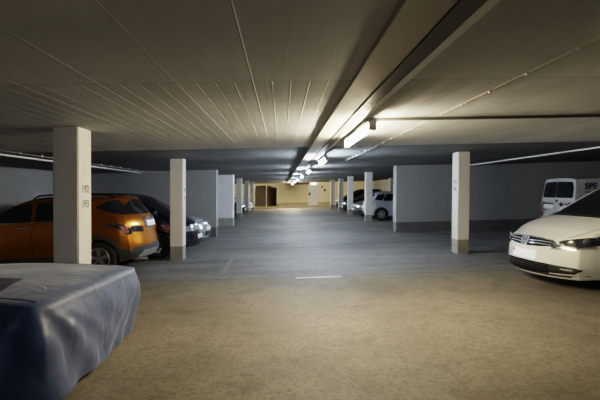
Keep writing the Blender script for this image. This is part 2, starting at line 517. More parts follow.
# ---- white people carrier, front right foreground
def white_mpv():
    S = dict(fine=1, L=4.85, W=1.90, wx=(1.42, -1.46), wr=0.335, arch=.045, tumble=.28, crown=.09, crown_pow=3.2,
             top=[(-2.43, 1.62), (-2.1, 1.68), (-1.0, 1.72), (0.0, 1.70), (.35, 1.63), (1.32, 1.10), (1.7, 1.03), (2.1, .93), (2.3, .84), (2.43, .78)],
             bot=[(-2.43, .28), (-2.0, .18), (2.0, .17), (2.43, .165)],
             belt=[(-2.43, 1.02), (.8, .98), (1.6, .93), (2.43, .74)],
             plan=[(-2.43, .90), (-1.9, .98), (-1, 1), (1, 1), (1.7, .985), (2.1, .95), (2.43, .91)],
             front=[(.18, .06), (.26, .0), (.40, .0), (.55, .015), (.68, .05), (.80, .11), (1, .2)], bowf=.31, fade_f=1.1,
             rear=[(.3, .03), (.6, 0), (1, .08), (1.7, .45)], bowr=.14, fade_r=1.1)
    wp = paint('white_car_paint', (0.80, 0.78, 0.72), 0, .28)
    c = Car('car', 'white people carrier parked nose out at the right edge, its bonnet and headlight lit', 'car', 4.02+2.425*math.cos(math.radians(4)), 7.03+2.425*math.sin(math.radians(4)), PI+math.radians(4), S, wp)
    # windscreen and side glass
    c.patch('windscreen', 'top', [(1.27, -.72), (1.35, -.3), (1.37, 0), (1.35, .3), (1.27, .72), (.44, .60), (.38, .3), (.37, 0), (.38, -.3), (.44, -.60)], M['glass'], off=.006)
    c.patch('cowl_panel', 'top', [(1.26, -.80), (1.35, -.4), (1.38, 0), (1.35, .4), (1.26, .80), (1.37, .80), (1.46, .4), (1.485, 0), (1.46, -.4), (1.37, -.80)], M['black'], off=.008)
    def side(s):
        c.patch('side_window', 'side', [(.90, 1.09), (.42, 1.44), (.15, 1.52), (-.02, 1.53), (-.02, 1.07)], M['glass'], s, rnd=.03)
        c.patch('side_window', 'side', [(-.10, 1.07), (-.10, 1.53), (-1.02, 1.53), (-1.10, 1.08)], M['glass'], s, rnd=.03)
        c.patch('side_window', 'side', [(-1.2, 1.10), (-1.12, 1.53), (-1.75, 1.48), (-1.95, 1.14)], M['glass'], s, rnd=.03)
        # headlight: wraps from the nose back along the wing
        pr = [(s*.50, .640), (s*.50, .695), (s*.62, .745), (s*.78, .785), (s*.905, .815), (s*.925, .70), (s*.80, .615), (s*.64, .605)]
        h = c.patch('headlight', 'end', pr if s > 0 else pr[::-1], M['lampdark'], 1, off=.010, th=.03, rnd=.03, step=.03)
        # back tip of the lamp on the flank
        for (yy, rr, zz) in ((.595, .055, .665), (.745, .062, .695)):
            loc, nor = c.proj('end', s*yy, zz, 1)
            bm = bmesh.new(); bmesh.ops.create_uvsphere(bm, u_segments=20, v_segments=12, radius=rr)
            for v in bm.verts: v.co.x *= .16
            q = from_bm('lamp_reflector', bm, M['reflector'], h, True); q.location = loc+nor*.008
            q.rotation_euler = (0, 0, math.atan2(nor.y, nor.x))
            bm = bmesh.new(); lathe_y(bm, [(rr*1.02, 0), (rr*1.16, .006), (rr*1.02, .02)], 24)
            q2 = from_bm('lamp_bezel', bm, M['chrome'], h, True); q2.location = loc+nor*.012
            q2.rotation_euler = (0, 0, math.atan2(nor.y, nor.x)-PI/2)
        loc, nor = c.proj('side', 1.93, .755, s)
        for (xx, zz, rr) in ((1.98, .735, .058), (1.82, .785, .040)):
            loc, nor = c.proj('side', xx, zz, s)
            bm = bmesh.new(); bmesh.ops.create_uvsphere(bm, u_segments=20, v_segments=12, radius=rr)
            for v in bm.verts: v.co.x *= .12
            q = from_bm('lamp_reflector', bm, M['reflector'], h, True); q.location = loc+nor*.012
            q.rotation_euler = (0, 0, math.atan2(nor.y, nor.x))
        ln = [(s*.52, .628), (s*.64, .622), (s*.80, .632), (s*.90, .68), (s*.905, .655), (s*.80, .612), (s*.64, .604), (s*.52, .610)]
        c.patch('daylight_strip', 'end', ln if s > 0 else ln[::-1], M['lens'], 1, off=.016, th=.01, parent=h, step=.03)
        fg = [(s*.50, .25), (s*.49, .385), (s*.62, .375), (s*.84, .355), (s*.875, .33), (s*.82, .262)]
        f = c.patch('fog_lamp_bezel', 'end', fg if s > 0 else fg[::-1], M['black'], 1, off=.008, rnd=.02, step=.03)
        fl = [(s*.66, .312), (s*.66, .342), (s*.80, .336), (s*.80, .308)]
        c.patch('fog_lamp', 'end', fl if s > 0 else fl[::-1], M['lens'], 1, off=.014, th=.01, parent=f, rnd=.01, step=.04)
    both(side)
    g = c.patch('grille', 'end', [(-.56, .655), (-.53, .735), (-.3, .762), (0, .772), (.3, .762), (.53, .735), (.56, .655), (.3, .632), (0, .622), (-.3, .632)], M['void'], 1, off=.006, rnd=.02, step=.04)
    for zz in (.672, .712):
        for s in (-1, 1):
            c.ribbon('grille_bar', 'end', [(s*.10, zz), (s*.3, zz+.006), (s*.52, zz-.004)], .005, M['alloy'], 1, .010, g)
    c.ribbon('grille_trim', 'end', [(-.53, .742), (-.3, .768), (0, .778), (.3, .768), (.53, .742)], .008, M['trimgrey'], 1, .012, g)
    vw_emblem(c, .705, 1, .088, M['chrome'])
    lg = c.patch('lower_grille', 'end', [(-.50, .235), (-.50, .385), (0, .398), (.50, .385), (.50, .235), (0, .225)], M['void'], 1, off=.006, rnd=.02, step=.04)
    for zz in (.29, .325, .36):
        c.ribbon('grille_slat', 'end', [(-.46, zz), (0, zz+.004), (.46, zz)], .007, M['trimgrey'], 1, .013, lg)
    c.ribbon('bumper_line', 'end', [(-.90, .235), (-.6, .222), (0, .215), (.6, .222), (.90, .235)], .012, M['trimgrey'], 1, .004)
    p = c.patch('number_plate', 'end', [(-.29, .425), (-.29, .555), (.29, .555), (.29, .425)], M['glow_plate'], 1, off=.018, th=.02, step=.1)
    c.patch('plate_band', 'end', [(-.285, .50), (-.285, .55), (-.245, .55), (-.245, .50)], M['navy'], 1, off=.021, th=.002, parent=p, step=.1)
    # bonnet gap, door gaps
    for s in (-1, 1):
        c.ribbon('bonnet_gap', 'top', [(2.10, s*.64), (1.9, s*.78), (1.6, s*.835), (1.36, s*.85)], .008, M['seam'], 1, .003)
    c.seams([[(.98, .32), (1.02, .7), (.96, 1.05)], [(-.06, .25), (-.06, 1.55)], [(-1.1, .7), (-1.12, 1.5)], [(.98, .30), (-.95, .28)]])
    c.handles((.08, -.98), .93, wp); c.mirrors(.86, 1.05, wp)
    for s in (-1, 1):
        c.patch('tail_lamp', 'side', [(-2.0, .85), (-2.0, 1.15), (-2.3, 1.15), (-2.35, .85)], M['red'], s, rnd=.03)
        c.ribbon('wiper', 'top', [(1.30, s*.55 - .25), (1.20, s*.55+.25)], .02, M['black'], 1, .02)
    c.patch('rear_window', 'end', [(-.6, 1.12), (-.52, 1.5), (.52, 1.5), (.6, 1.12)], M['glass'], -1)
    c.wheels(5)
    c.patch('under_shield', 'end', [(-.75, .205), (-.75, .225), (.75, .225), (.75, .205)], M['black'], 1, off=.01)

# ---- orange crossover
def orange_crossover():
    S = dict(fine=1, L=4.28, W=1.78, wx=(1.30, -1.25), wr=0.345, arch=.05, tumble=.30, crown=.08, crown_pow=3,
             top=[(-2.14, 1.56), (-1.6, 1.60), (-.6, 1.64), (0.1, 1.61), (.32, 1.56), (1.12, 1.13), (1.6, 1.05), (1.95, .97), (2.14, .86)],
             bot=[(-2.14, .33), (-1.7, .24), (1.8, .22), (2.14, .26)],
             belt=[(-2.14, 1.16), (-1, 1.10), (1.0, 1.02), (2.14, .85)],
             plan=[(-2.14, .90), (-1.8, .97), (-1, 1), (1, 1), (1.7, .97), (2.14, .88)],
             front=[(.2, .08), (.5, 0), (.8, .05), (1, .2)], bowf=.28, fade_f=.9,
             rear=[(.3, .10), (.42, .02), (.55, 0), (.75, .05), (.9, .07), (1.08, .09), (1.2, .17), (1.5, .42), (1.6, .46)], bowr=.26, fade_r=1.2)
    op = paint('orange_car_paint', (0.46, 0.15, 0.010), .85, .3)
    c = Car('car', 'orange crossover parked behind the nearest left column, its tail towards the aisle', 'car', -2.74-2.14, 9.60, PI, S, op)
    c.patch('windscreen', 'top', [(1.08, -.66), (1.14, 0), (1.08, .66), (.40, .55), (.36, 0), (.40, -.55)], M['glass'])
    c.patch('rear_window', 'end', [(-.78, 1.22), (-.72, 1.36), (-.64, 1.485), (0, 1.53), (.64, 1.485), (.72, 1.36), (.78, 1.22), (0, 1.20)], M['glass'], -1, rnd=.03)
    for s in (-1, 1):
        c.patch('side_window', 'side', [(.95, 1.10), (.40, 1.44), (.05, 1.49), (.05, 1.10)], M['glass'], s, rnd=.03)
        c.patch('side_window', 'side', [(-.03, 1.11), (-.03, 1.49), (-.75, 1.49), (-1.02, 1.40), (-1.08, 1.16)], M['glass'], s, rnd=.03)
        c.patch('quarter_window', 'side', [(-1.18, 1.37), (-1.28, 1.43), (-1.42, 1.475), (-1.54, 1.475), (-1.63, 1.44), (-1.74, 1.32), (-1.82, 1.22), (-1.55, 1.25), (-1.32, 1.31)], M['glass'], s, rnd=.03, step=.04)
        c.patch('pillar_glass', 'corner', [(-.20, 1.25), (-.24, 1.46), (-.12, 1.505), (.12, 1.515), (.24, 1.47), (.20, 1.27)], M['glass'], s, rnd=.01, step=.03)
        # cladding along the sill, round the arches and the bumper corner
        cl = c.patch('sill_cladding', 'side', [(.86, .26), (.86, .40), (-.80, .42), (-.80, .27)], M['trimgrey'], s, off=.008, rnd=.01)
        for wx in S['wx']:
            R1, R0 = .475, .40
            arc = [(wx+R1*math.cos(a), .345+R1*math.sin(a)) for a in [PI*k/16 for k in range(17)]]
            arc += [(wx+R0*math.cos(a), .345+R0*math.sin(a)) for a in [PI*k/16 for k in range(16, -1, -1)]]
            c.patch('arch_cladding', 'side', arc, M['trimgrey'], s, off=.010)
        c.patch('bumper_corner', 'side', [(-1.56, .30), (-1.58, .50), (-1.74, .54), (-1.86, .52), (-1.86, .32)], M['trimgrey'], s, off=.011, step=.03)
        tl = c.patch('tail_lamp', 'side', [(-1.40, 1.02), (-1.52, 1.045), (-1.72, 1.03), (-1.86, .94), (-1.88, .82), (-1.80, .82), (-1.70, .91), (-1.54, .98)], M['lampdark'], s, off=.012, rnd=.02, step=.03)
        c.patch('tail_lens', 'side', [(-1.66, 1.0), (-1.72, .995), (-1.82, .92), (-1.83, .86), (-1.79, .87), (-1.73, .93)], M['red'], s, off=.016, th=.006, parent=tl, rnd=.015, step=.03)
        c.ribbon('lamp_strip', 'side', [(-1.43, 1.022), (-1.54, 1.030), (-1.64, 1.022)], .018, M['chrome'], s, .02, tl)
        ps = [(s*.44, .84), (s*.44, .96), (s*.66, .99), (s*.74, .96), (s*.70, .86)]
        c.patch('tail_lens', 'end', ps if s > 0 else ps[::-1], M['lampdark'] if s > 0 else M['amber'], -1, off=.012, rnd=.03, step=.03)
        hl = c.patch('headlight', 'side', [(1.66, .80), (1.55, .90), (1.95, .86), (2.05, .76)], M['lens'], s, rnd=.03, step=.04)
        pts = []
        for x in (.15, .05, -.2, -.6, -1.0, -1.35, -1.5):
            loc, nor = c.proj('top', x, s*.52)
            pts.append(loc+Vector((0, 0, .055 if -1.4 < x < .1 else .0)))
        tube('roof_rail', pts, .018, M['black'], c.root)
    c.patch('rear_bumper', 'end', [(-.86, .34), (-.86, .52), (-.6, .56), (0, .58), (.6, .56), (.86, .52), (.86, .34)], M['trimgrey'], -1, off=.012, step=.06)
    c.patch('skid_plate', 'end', [(-.60, .34), (-.50, .47), (.50, .47), (.60, .34)], M['alloy'], -1, off=.024, step=.06)
    pl = c.patch('plate_recess', 'end', [(-.36, .92), (-.36, 1.09), (.36, 1.09), (.36, .92)], M['trimgrey'], -1, off=.008, rnd=.03, step=.06)
    c.patch('number_plate', 'end', [(-.26, .945), (-.26, 1.055), (.26, 1.055), (.26, .945)], M['plate'], -1, off=.016, parent=pl)
    c.patch('tailgate_trim', 'end', [(-.40, 1.095), (-.40, 1.135), (.40, 1.135), (.40, 1.095)], M['chrome'], -1, off=.02, rnd=.01)
    c.patch('spoiler', 'top', [(-1.52, -.58), (-1.68, -.54), (-1.71, 0), (-1.68, .54), (-1.52, .58)], op, off=.02, th=.03)
    loc, _ = c.proj('top', -1.15, 0)
    tube('roof_antenna', [loc, loc+Vector((-.12, 0, .20))], .004, M['black'], c.root, 6)
    tube('tow_bar', [(-2.0, 0, .36), (-2.2, 0, .34), (-2.24, 0, .42)], .022, M['zinc'], c.root)
    tube('exhaust_pipe', [(-1.8, .5, .29), (-2.1, .5, .28)], .03, M['zinc'], c.root)
    c.seams([[(1.0, .45), (1.02, .8), (.97, 1.10)], [(.01, .42), (.01, 1.5)], [(-.78, .55), (-.98, .75), (-1.1, 1.05), (-1.1, 1.2)]])
    c.ribbon('window_trim', 'side', [(.98, 1.085), (-1.1, 1.135)], .016, M['chrome'], 1, .01)
    c.ribbon('window_trim', 'side', [(.98, 1.085), (-1.1, 1.135)], .016, M['chrome'], -1, .01)
    c.handles((.18, -.82), 1.0, M['chrome']); c.mirrors(.82, 1.08, op)
    c.wheels(5)

# ---- white van
def white_van():
    S = dict(L=4.40, W=1.79, wx=(1.30, -1.38), wr=0.32, tumble=.13, crown=.06, crown_pow=4,
             top=[(-2.2, 1.80), (-1.5, 1.83), (0, 1.84), (.35, 1.78), (1.25, 1.12), (1.8, 1.02), (2.2, .82)],
             bot=[(-2.2, .30), (-1.8, .22), (1.8, .20), (2.2, .24)],
             belt=[(-2.2, 1.10), (1, 1.05), (2.2, .8)],
             plan=[(-2.2, .96), (-1.9, .99), (1, 1), (1.7, .97), (2.2, .88)],
             front=[(.2, .06), (.5, 0), (.8, .06), (1, .2)], bowf=.26,
             rear=[(.3, .0), (.6, 0), (1.1, .02), (1.8, .12)], bowr=.07, fade_r=.6)
    wp = paint('white_van_paint', (0.50, 0.51, 0.53), 0, .32)
    c = Car('van', 'white panel van with navy lettering on its side, parked far right by the wall', 'van', 8.72+2.2, 13.45, 0, S, wp)
    for s in (-1, 1):
        w = [(s*.018, 1.19), (s*.018, 1.70), (s*.66, 1.68), (s*.72, 1.50), (s*.74, 1.19)]
        c.patch('rear_window', 'end', w if s > 0 else w[::-1], M['glass'], -1, off=.008, rnd=.06)
        t = [(s*.80, .72), (s*.78, 1.06), (s*.88, 1.06), (s*.90, .72)]
        c.patch('tail_lamp', 'side', [(-2.20, .74), (-2.18, 1.06), (-2.06, 1.04), (-2.08, .74)], M['lens'], s, off=.012, rnd=.02)
        c.patch('tail_lamp', 'side', [(-2.20, .56), (-2.20, .73), (-2.08, .73), (-2.08, .56)], M['red'], s, off=.012, rnd=.02)
        c.patch('cab_window', 'side', [(1.02, 1.12), (.42, 1.58), (-.05, 1.60), (-.05, 1.12)], M['glass'], s, rnd=.04)
        c.patch('headlight', 'side', [(1.72, .74), (1.66, .92), (1.95, .88), (2.05, .72)], M['lens'], s, rnd=.03)
        c.patch('side_moulding', 'side', [(-.95, .52), (-.95, .60), (.85, .60), (.85, .52)], M['trimgrey'], s, off=.01)
    c.ribbon('rear_door_gap', 'end', [(0, .45), (0, 1.76)], .014, M['seam'], -1, .006)
    c.patch('windscreen', 'top', [(1.15, -.7), (1.2, 0), (1.15, .7), (.42, .6), (.40, 0), (.42, -.6)], M['glass'])
    p = c.patch('number_plate', 'end', [(.12, .86), (.12, .97), (.64, .97), (.64, .86)], M['plate'], -1, off=.015)
    c.patch('plate_lamp', 'end', [(.10, .98), (.10, 1.02), (.66, 1.02), (.66, .98)], M['black'], -1, off=.03)
    vw_emblem(c, .98, -1, .06, M['trimgrey']).location.y = -.30
    c.patch('rear_bumper', 'end', [(-.84, .32), (-.84, .50), (.84, .50), (.84, .32)], M['trimgrey'], -1, off=.02)
    c.patch('door_latch', 'end', [(-.12, 1.06), (-.12, 1.12), (-.04, 1.12), (-.04, 1.06)], M['black'], -1, off=.02)
    c.seams([[(-.1, .35), (-.1, 1.65)], [(.95, .3), (1.05, .8), (1.02, 1.1)], [(-1.95, .55), (-1.95, 1.7)]])
    c.handles((.1,), 1.0, wp); c.mirrors(.9, 1.08, M['black'])
    # lettering on the flank that faces the camera
    me = text_mesh('SPE', .25, .008, .10, 1.08)
    o = link('side_lettering', me, M['navy'], c.root)
    loc, nor = c.proj('side', -1.52, 1.52, -1)
    o.location = (-1.61, loc.y-.012, 1.53); o.rotation_euler = (PI/2-math.atan(.13), 0, 0)
    bm = bmesh.new(); x = -1.80
    for w in (.045, .03, .05, .03, .04, .055, .03, .045, .04, .03, .05, .04):
        l0, _ = c.proj('side', x, 1.36, -1)
        add_box(bm, x, x+w*.8, l0.y-.008, l0.y+.01, 1.345, 1.375); x += w+.012
    from_bm('small_lettering', bm, M['navy'], c.root)
    c.wheels(6, M['trimgrey'])

# ---- generic passenger cars further back
HATCH = dict(L=4.15, W=1.76, wx=(1.26, -1.28), wr=0.31, tumble=.32, crown=.07,
             top=[(-2.08, 1.36), (-1.5, 1.44), (-.5, 1.48), (.05, 1.45), (.25, 1.40), (1.12, .99), (1.6, .92), (1.95, .83), (2.08, .74)],
             bot=[(-2.08, .30), (-1.7, .21), (1.7, .19), (2.08, .22)],
             belt=[(-2.08, 1.0), (-1, .94), (1, .89), (2.08, .72)],
             plan=[(-2.08, .90), (-1.7, .97), (-1, 1), (1, 1), (1.6, .97), (2.08, .88)],
             front=[(.2, .06), (.4, 0), (.6, .03), (.75, .09), (1, .2)], bowf=.30, fade_f=.9,
             rear=[(.3, .08), (.5, 0), (.8, .05), (.95, .09), (1.4, .55)], bowr=.20, fade_r=1.25)
TALL = dict(HATCH, L=4.3, W=1.80, wr=.325,
            top=[(-2.15, 1.52), (-1.5, 1.60), (-.4, 1.64), (.15, 1.62), (.4, 1.55), (1.35, 1.10), (1.7, 1.02), (2.0, .90), (2.15, .80)],
            belt=[(-2.15, 1.08), (-1, 1.04), (1.2, 1.0), (2.15, .78)], bot=[(-2.15, .30), (-1.7, .22), (1.7, .20), (2.15, .23)],
            plan=[(-2.15, .90), (-1.7, .97), (-1, 1), (1, 1), (1.6, .97), (2.15, .88)])
VANLIKE = dict(TALL, top=[(-2.15, 1.56), (-1.5, 1.64), (-.4, 1.67), (.45, 1.65), (.70, 1.58), (1.50, 1.10), (1.75, 1.03), (2.0, .92), (2.15, .80)])
COUPE = dict(HATCH, L=4.2, W=1.80, wr=.32,
             top=[(-2.1, 1.0), (-1.6, 1.06), (-.6, 1.31), (0, 1.33), (.2, 1.28), (.95, .94), (1.5, .86), (1.9, .76), (2.1, .66)],
             belt=[(-2.1, .92), (-1, .90), (1, .86), (2.1, .66)], bot=[(-2.1, .28), (-1.7, .18), (1.7, .17), (2.1, .19)],
             plan=[(-2.1, .90), (-1.7, .98), (-1, 1), (1, 1), (1.6, .98), (2.1, .90)],
             front=[(.2, .04), (.35, 0), (.5, .03), (.65, .10), (1, .2)],
             rear=[(.3, .05), (.5, 0), (.8, .06), (1.0, .12), (1.4, .3)], wx=(1.28, -1.22))

def simple_car(label, X, Y, rotz, S, pnt, coupe=False, name='car', amber=False, group=None):
    c = Car(name, label, 'car', X, Y, rotz, S, pnt, group or 'cars parked in the side bays')
    T = S['top']; L2 = S['L']/2
    zr = max(z for _, z in T); zb = interp(S['belt'], 0)
    xw1 = T[5][0]; xw0 = T[4][0]
    wz = interp(T, xw1)
    c.patch('windscreen', 'top', [(xw1-.06, -.62), (xw1, 0), (xw1-.06, .62), (xw0+.08, .52), (xw0+.05, 0), (xw0+.08, -.52)], M['glass'])
    def up(x, d=.11): return interp(T, x)-d
    for s in (-1, 1):
        if coupe:
            c.patch('side_window', 'side', [(xw1-.20, zb+.05), (xw0, up(xw0)), (-.5, up(-.5)), (-1.05, zb+.10), (-1.0, zb+.04)], M['glass'], s, rnd=.03)
        else:
            c.patch('side_window', 'side', [(xw1-.22, zb+.06), (xw0+.02, up(xw0)), (.0, up(0)), (.0, zb+.05)], M['glass'], s, rnd=.03)
            c.patch('side_window', 'side', [(-.08, zb+.05), (-.08, up(-.08)), (-.95, up(-.9)), (-1.15, zb+.2), (-1.12, zb+.07)], M['glass'], s, rnd=.03)
        if not coupe: c.patch('quarter_window', 'side', [(-1.22, zb+.09), (-1.03, up(-1.0)), (-1.42, up(-1.4)-.03), (-1.58, zb+.15)], M['glass'], s, rnd=.03)
        zh = S['top'][-1][1]
        hp = [(s*.42, zh-.17), (s*.45, zh-.07), (s*.80, zh-.005), (s*.84, zh-.06), (s*.74, zh-.17)]
        hl = c.patch('headlight', 'end', hp if s > 0 else hp[::-1], M['lens'], 1, off=.01, rnd=.03, step=.04)
        fp = [(s*.55, .28), (s*.55, .38), (s*.80, .40), (s*.82, .30)]
        c.patch('air_intake', 'end', fp if s > 0 else fp[::-1], M['black'], 1, off=.008, rnd=.03)
        c.patch('tail_lamp', 'side', [(-L2+.32, zb-.13), (-L2+.28, zb+.06), (-L2+.12, zb+.06), (-L2+.06, zb-.13)], M['red'], s, off=.01, rnd=.02)
        tp = [(s*.52, zb-.12), (s*.55, zb+.02), (s*.80, zb+.04), (s*.82, zb-.12)]
        c.patch('tail_lamp', 'end', tp if s > 0 else tp[::-1], M['amber'] if amber else M['red'], -1, off=.012, rnd=.03)
    zh = S['top'][-1][1]
    c.patch('grille', 'end', [(-.40, zh-.16), (-.40, zh-.06), (0, zh-.04), (.40, zh-.06), (.40, zh-.16)], M['black'], 1, off=.008, rnd=.02)
    c.patch('lower_grille', 'end', [(-.48, .25), (-.44, .40), (.44, .40), (.48, .25)], M['black'], 1, off=.008, rnd=.03)
    c.patch('number_plate', 'end', [(-.26, .42), (-.26, .52), (.26, .52), (.26, .42)], M['plate'], 1, off=.016)
    c.patch('rear_window', 'end', [(-.58, zb+.10), (-.50, zr-.14), (.50, zr-.14), (.58, zb+.10)], M['glass'], -1, off=.008, rnd=.03)
    c.patch('number_plate', 'end', [(-.26, .62), (-.26, .72), (.26, .72), (.26, .62)], M['plate'], -1, off=.016)
    c.patch('rear_bumper_trim', 'end', [(-.7, .30), (-.7, .40), (.7, .40), (.7, .30)], M['trimgrey'], -1, off=.012)
    c.seams([[(.95, .3), (.95, zb)], [(-.04, .25), (-.04, zb)]] + ([] if coupe else [[(-.8, .6), (-1.05, .75), (-1.12, zb)]]))
    c.handles((.12, -.85) if not coupe else (.0,), zb-.09, pnt); c.mirrors(xw1-.32, zb+.06, pnt)
    c.wheels(5 if coupe else 7, M['trimgrey'] if S is VANLIKE else None, twin=not coupe)
    return c

white_mpv(); orange_crossover(); white_van()
P_dark = paint('midnight_car_paint', (0.012, 0.014, 0.022), .3, .25)
P_ice = paint('ice_blue_car_paint', (0.42, 0.50, 0.60), .4, .25)
P_silver = paint('silver_car_paint', (0.58, 0.65, 0.75), .35, .28)
P_grey = paint('graphite_car_paint', (0.12, 0.13, 0.15), .5, .28)
P_black = paint('black_car_paint', (0.010, 0.010, 0.012), .2, .25)
P_white = paint('pearl_car_paint', (0.70, 0.72, 0.75), .1, .28)
P_blue = paint('blue_car_paint', (0.02, 0.045, 0.13), .4, .25)
simple_car('black people carrier parked nose out behind the second left column', -2.18-2.15, 11.88, 0, VANLIKE, P_dark)
simple_car('ice blue low coupe parked nose out against the left cross wall', -2.35-2.1, 14.35, 0, COUPE, P_ice, coupe=True)
simple_car('silver hatchback with amber tail lamps parked behind the right cross wall', 4.30+2.075, 22.78, PI+PI, HATCH, P_silver, amber=True)
simple_car('graphite hatchback parked just past the silver hatchback', 4.15+2.075, 25.3, PI, HATCH, P_grey)
simple_car('black car parked nose out between two slim right columns', 4.05+2.075, 29.2, PI, HATCH, P_black)
simple_car('dark people carrier, last in the right row before the cream end wall', 4.2+2.15, 34.2, PI, TALL, P_dark)
simple_car('blue hatchback, first parked beyond the pale left pier', -2.6-2.075, 23.6, 0, HATCH, P_blue)
simple_car('black hatchback behind the blue hatchback in the left row', -2.4-2.075, 29.0, 0, HATCH, P_black)
simple_car('pale hatchback furthest away in the left row, its nose in the aisle', -2.25-2.075, 34.0, 0, HATCH, P_white)

# ------------------------------------------------------------------ the room
def struct(o): o['kind'] = 'structure'; return o
XL, XR, XW = -7.3, 9.6, 15.5       # left wall, right wall beyond the cross wall, right wall of the near part
YB, YF = -7.0, 45.0
def grid_slab(name, x0, x1, y0, y1, z0, z1, m):
    return struct(box(name, x0, x1, y0, y1, z0, z1, m, shear=True))
grid_slab('floor', XL-.3, XW+.3, YB-.3, YF+4, -.25, 0, M['floor'])
grid_slab('ceiling', XL-.3, XW+.3, YB-.3, 8.05, H, H+.25, M['ceiling'])
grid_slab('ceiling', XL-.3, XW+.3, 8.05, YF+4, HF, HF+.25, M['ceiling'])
def wall(name, x0, x1, y0, y1, m, z0=0, z1=HF): return struct(box(name, x0, x1, y0, y1, z0, z1, m, shear=True))
wall('wall_left', XL-.25, XL, YB, YF, M['wall'])
wall('wall_right', XW, XW+.25, YB, 15.78, M['wall'])
wall('wall_right_far', XR, XR+.25, 16.2, YF, M['wall'])
wall('wall_back', XL, XW, YB-.25, YB, M['wall'])
wall('wall_left_cross', XL, -2.39, 15.89, 16.3, M['wall'])
wall('wall_right_cross', 4.20, XW+.25, 15.78, 16.2, M['wall'])
wall('wall_left_pier', -3.6, -2.32, 20.75, 21.15, painted('pier_white_paint', (0.90, 0.91, 0.93), (0.36, 0.36, 0.34), .40))
# far wall with the recess
def far_wall():
    bm = bmesh.new()
    for (x0, x1, z0, z1) in ((XL, -2.8, 0, HF), (-2.8, -.55, 2.22, HF), (-.55, XR, 0, HF)):
        add_box(bm, x0, x1, YF, YF+.3, z0, z1, True)
    # chamfered upper right corner of the opening
    for tri in (((-1.35, 2.22), (-.55, 2.22), (-.55, 1.95)),):
        A = [bm.verts.new((x, YF, z+SLOPE*x)) for x, z in tri]; B = [bm.verts.new((x, YF+.3, z+SLOPE*x)) for x, z in tri]
        bm.faces.new(A); bm.faces.new(B[::-1])
        for i in range(3): bm.faces.new((A[i], A[(i+1) % 3], B[(i+1) % 3], B[i]))
    struct(from_bm('wall_far', bm, M['farwall']))
    bm = bmesh.new()
    add_box(bm, -3.1, -2.8, YF+.3, YF+3, 0, HF, True); add_box(bm, -.55, -.25, YF+.3, YF+3, 0, HF, True)
    add_box(bm, -3.1, -.25, YF+3, YF+3.3, 0, HF, True)
    struct(from_bm('wall_recess', bm, M['olive']))
far_wall()
struct(box('trim_kerb', XL, XR, YF-1.5, YF, 0, .09, M['kerb'], shear=True))
# door in the far wall
d = struct(box('door_1', 2.74, 3.72, YF-.06, YF, .10, 2.22, M['door'], shear=True))
box('door_handle', 2.78, 2.95, YF-.14, YF-.05, 1.10, 1.40, M['black'], d, shear=True)
# beam strip along the aisle
struct(box('trim_beam', .51, .735, YB, 8.05, H-.032, H, M['beam'], shear=True, bevel=0.004))
struct(box('trim_beam', .51, .735, 8.05, 43, H-.032, HF, M['beam'], shear=True, bevel=0.004))
struct(box('trim_dark_strip', .736, .845, YB, 8.05, H-.042, H, M['darkmetal'], shear=True))  # strip in a dark colour between beam and lighting rail
struct(box('trim_dark_strip', .736, .845, 8.05, 42, H-.042, HF, M['darkmetal'], shear=True))
struct(box('trim_lighting_rail', .846, .900, YB, 8.05, H-.045, H, M['white'], shear=True))
struct(box('trim_lighting_rail', .846, .900, 8.05, 42, H-.045, HF, M['white'], shear=True))
# joints across the deck
o = box('joint_cover', .26, 1.12, 7.93, 7.985, 0, .006, M['zinc'], shear=True)
tag(o, 'short bright metal strip on the floor along the joint in mid aisle', 'metal strip')
bm = bmesh.new()
vs = [bm.verts.new((x, y, SLOPE*x+.002)) for x, y in ((-1.22, 8.6), (-1.12, 8.6), (-1.16, 10.6), (-1.25, 10.6))]
bm.faces.new(vs); tag(from_bm('floor_marking', bm, M['linepaint']), 'short worn pale line on the floor at the left of the aisle', 'floor marking')

# columns ---------------------------------------------------------------
def column(xa, xb, y, dep, label, nums=None, face=None, size=.085, zz=(1.69, 1.51), off=.0):
    bm = bmesh.new(); add_box(bm, xa, xb, y, y+dep, 0, HF if y > 8 else H, True)
    es = [e for e in bm.edges if abs(e.verts[0].co.z-e.verts[1].co.z) > 1]
    bmesh.ops.bevel(bm, geom=es, offset=.012, segments=2, affect='EDGES')
    o = from_bm('concrete_column', bm, M['column'])
    tag(o, label, 'column', 'concrete columns along the aisle')
    if nums:
        for t, z in zip(nums, zz):
            me = text_mesh(t, size*1.35, .0018)
            n = link('painted_number', me, M['ink'], o)
            xf = xb if face > 0 else xa
            n.location = (xf+face*.001, y+dep*.52+off, z+SLOPE*xf)
            n.rotation_euler = (PI/2, 0, PI/2 if face > 0 else -PI/2)
    return o
column(-2.685, -2.39, 5.19, .35, 'white column rising beside the covered car, nearest on the left', ('192', '193'), 1, .095)
column(-2.69, -2.39, 10.53, .35, 'white column second on the left, behind the orange car', ('190', '191'), 1, .085)
column(4.22, 4.50, 10.22, .37, 'lone white column on the right, in front of the right cross wall', ('179', '180'), -1, .085, (1.73, 1.56))
for k, (y, lb) in enumerate(((26.2, 'slim pale column next after the pale pier in the left row'),
                             (31.7, 'slim pale column in the left row beside the black hatchback'),
                             (37.4, 'slim pale column furthest away in the left row'))):
    column(-2.74, -2.42, y, .34, lb)
for k, (y, lb) in enumerate(((21.37, 'slim pale column at the tail of the silver hatchback'),
                             (27.2, 'slim pale column in the right row, just past the graphite hatchback'),
                             (31.6, 'slim pale column in the right row beside the black car'),
                             (36.9, 'slim pale column nearest the cream end wall on the right'))):
    column(4.17, 4.50, y, .36, lb)
column(8.3, 8.62, 33.0, .34, 'distant grey column against the far right wall behind the parked cars')

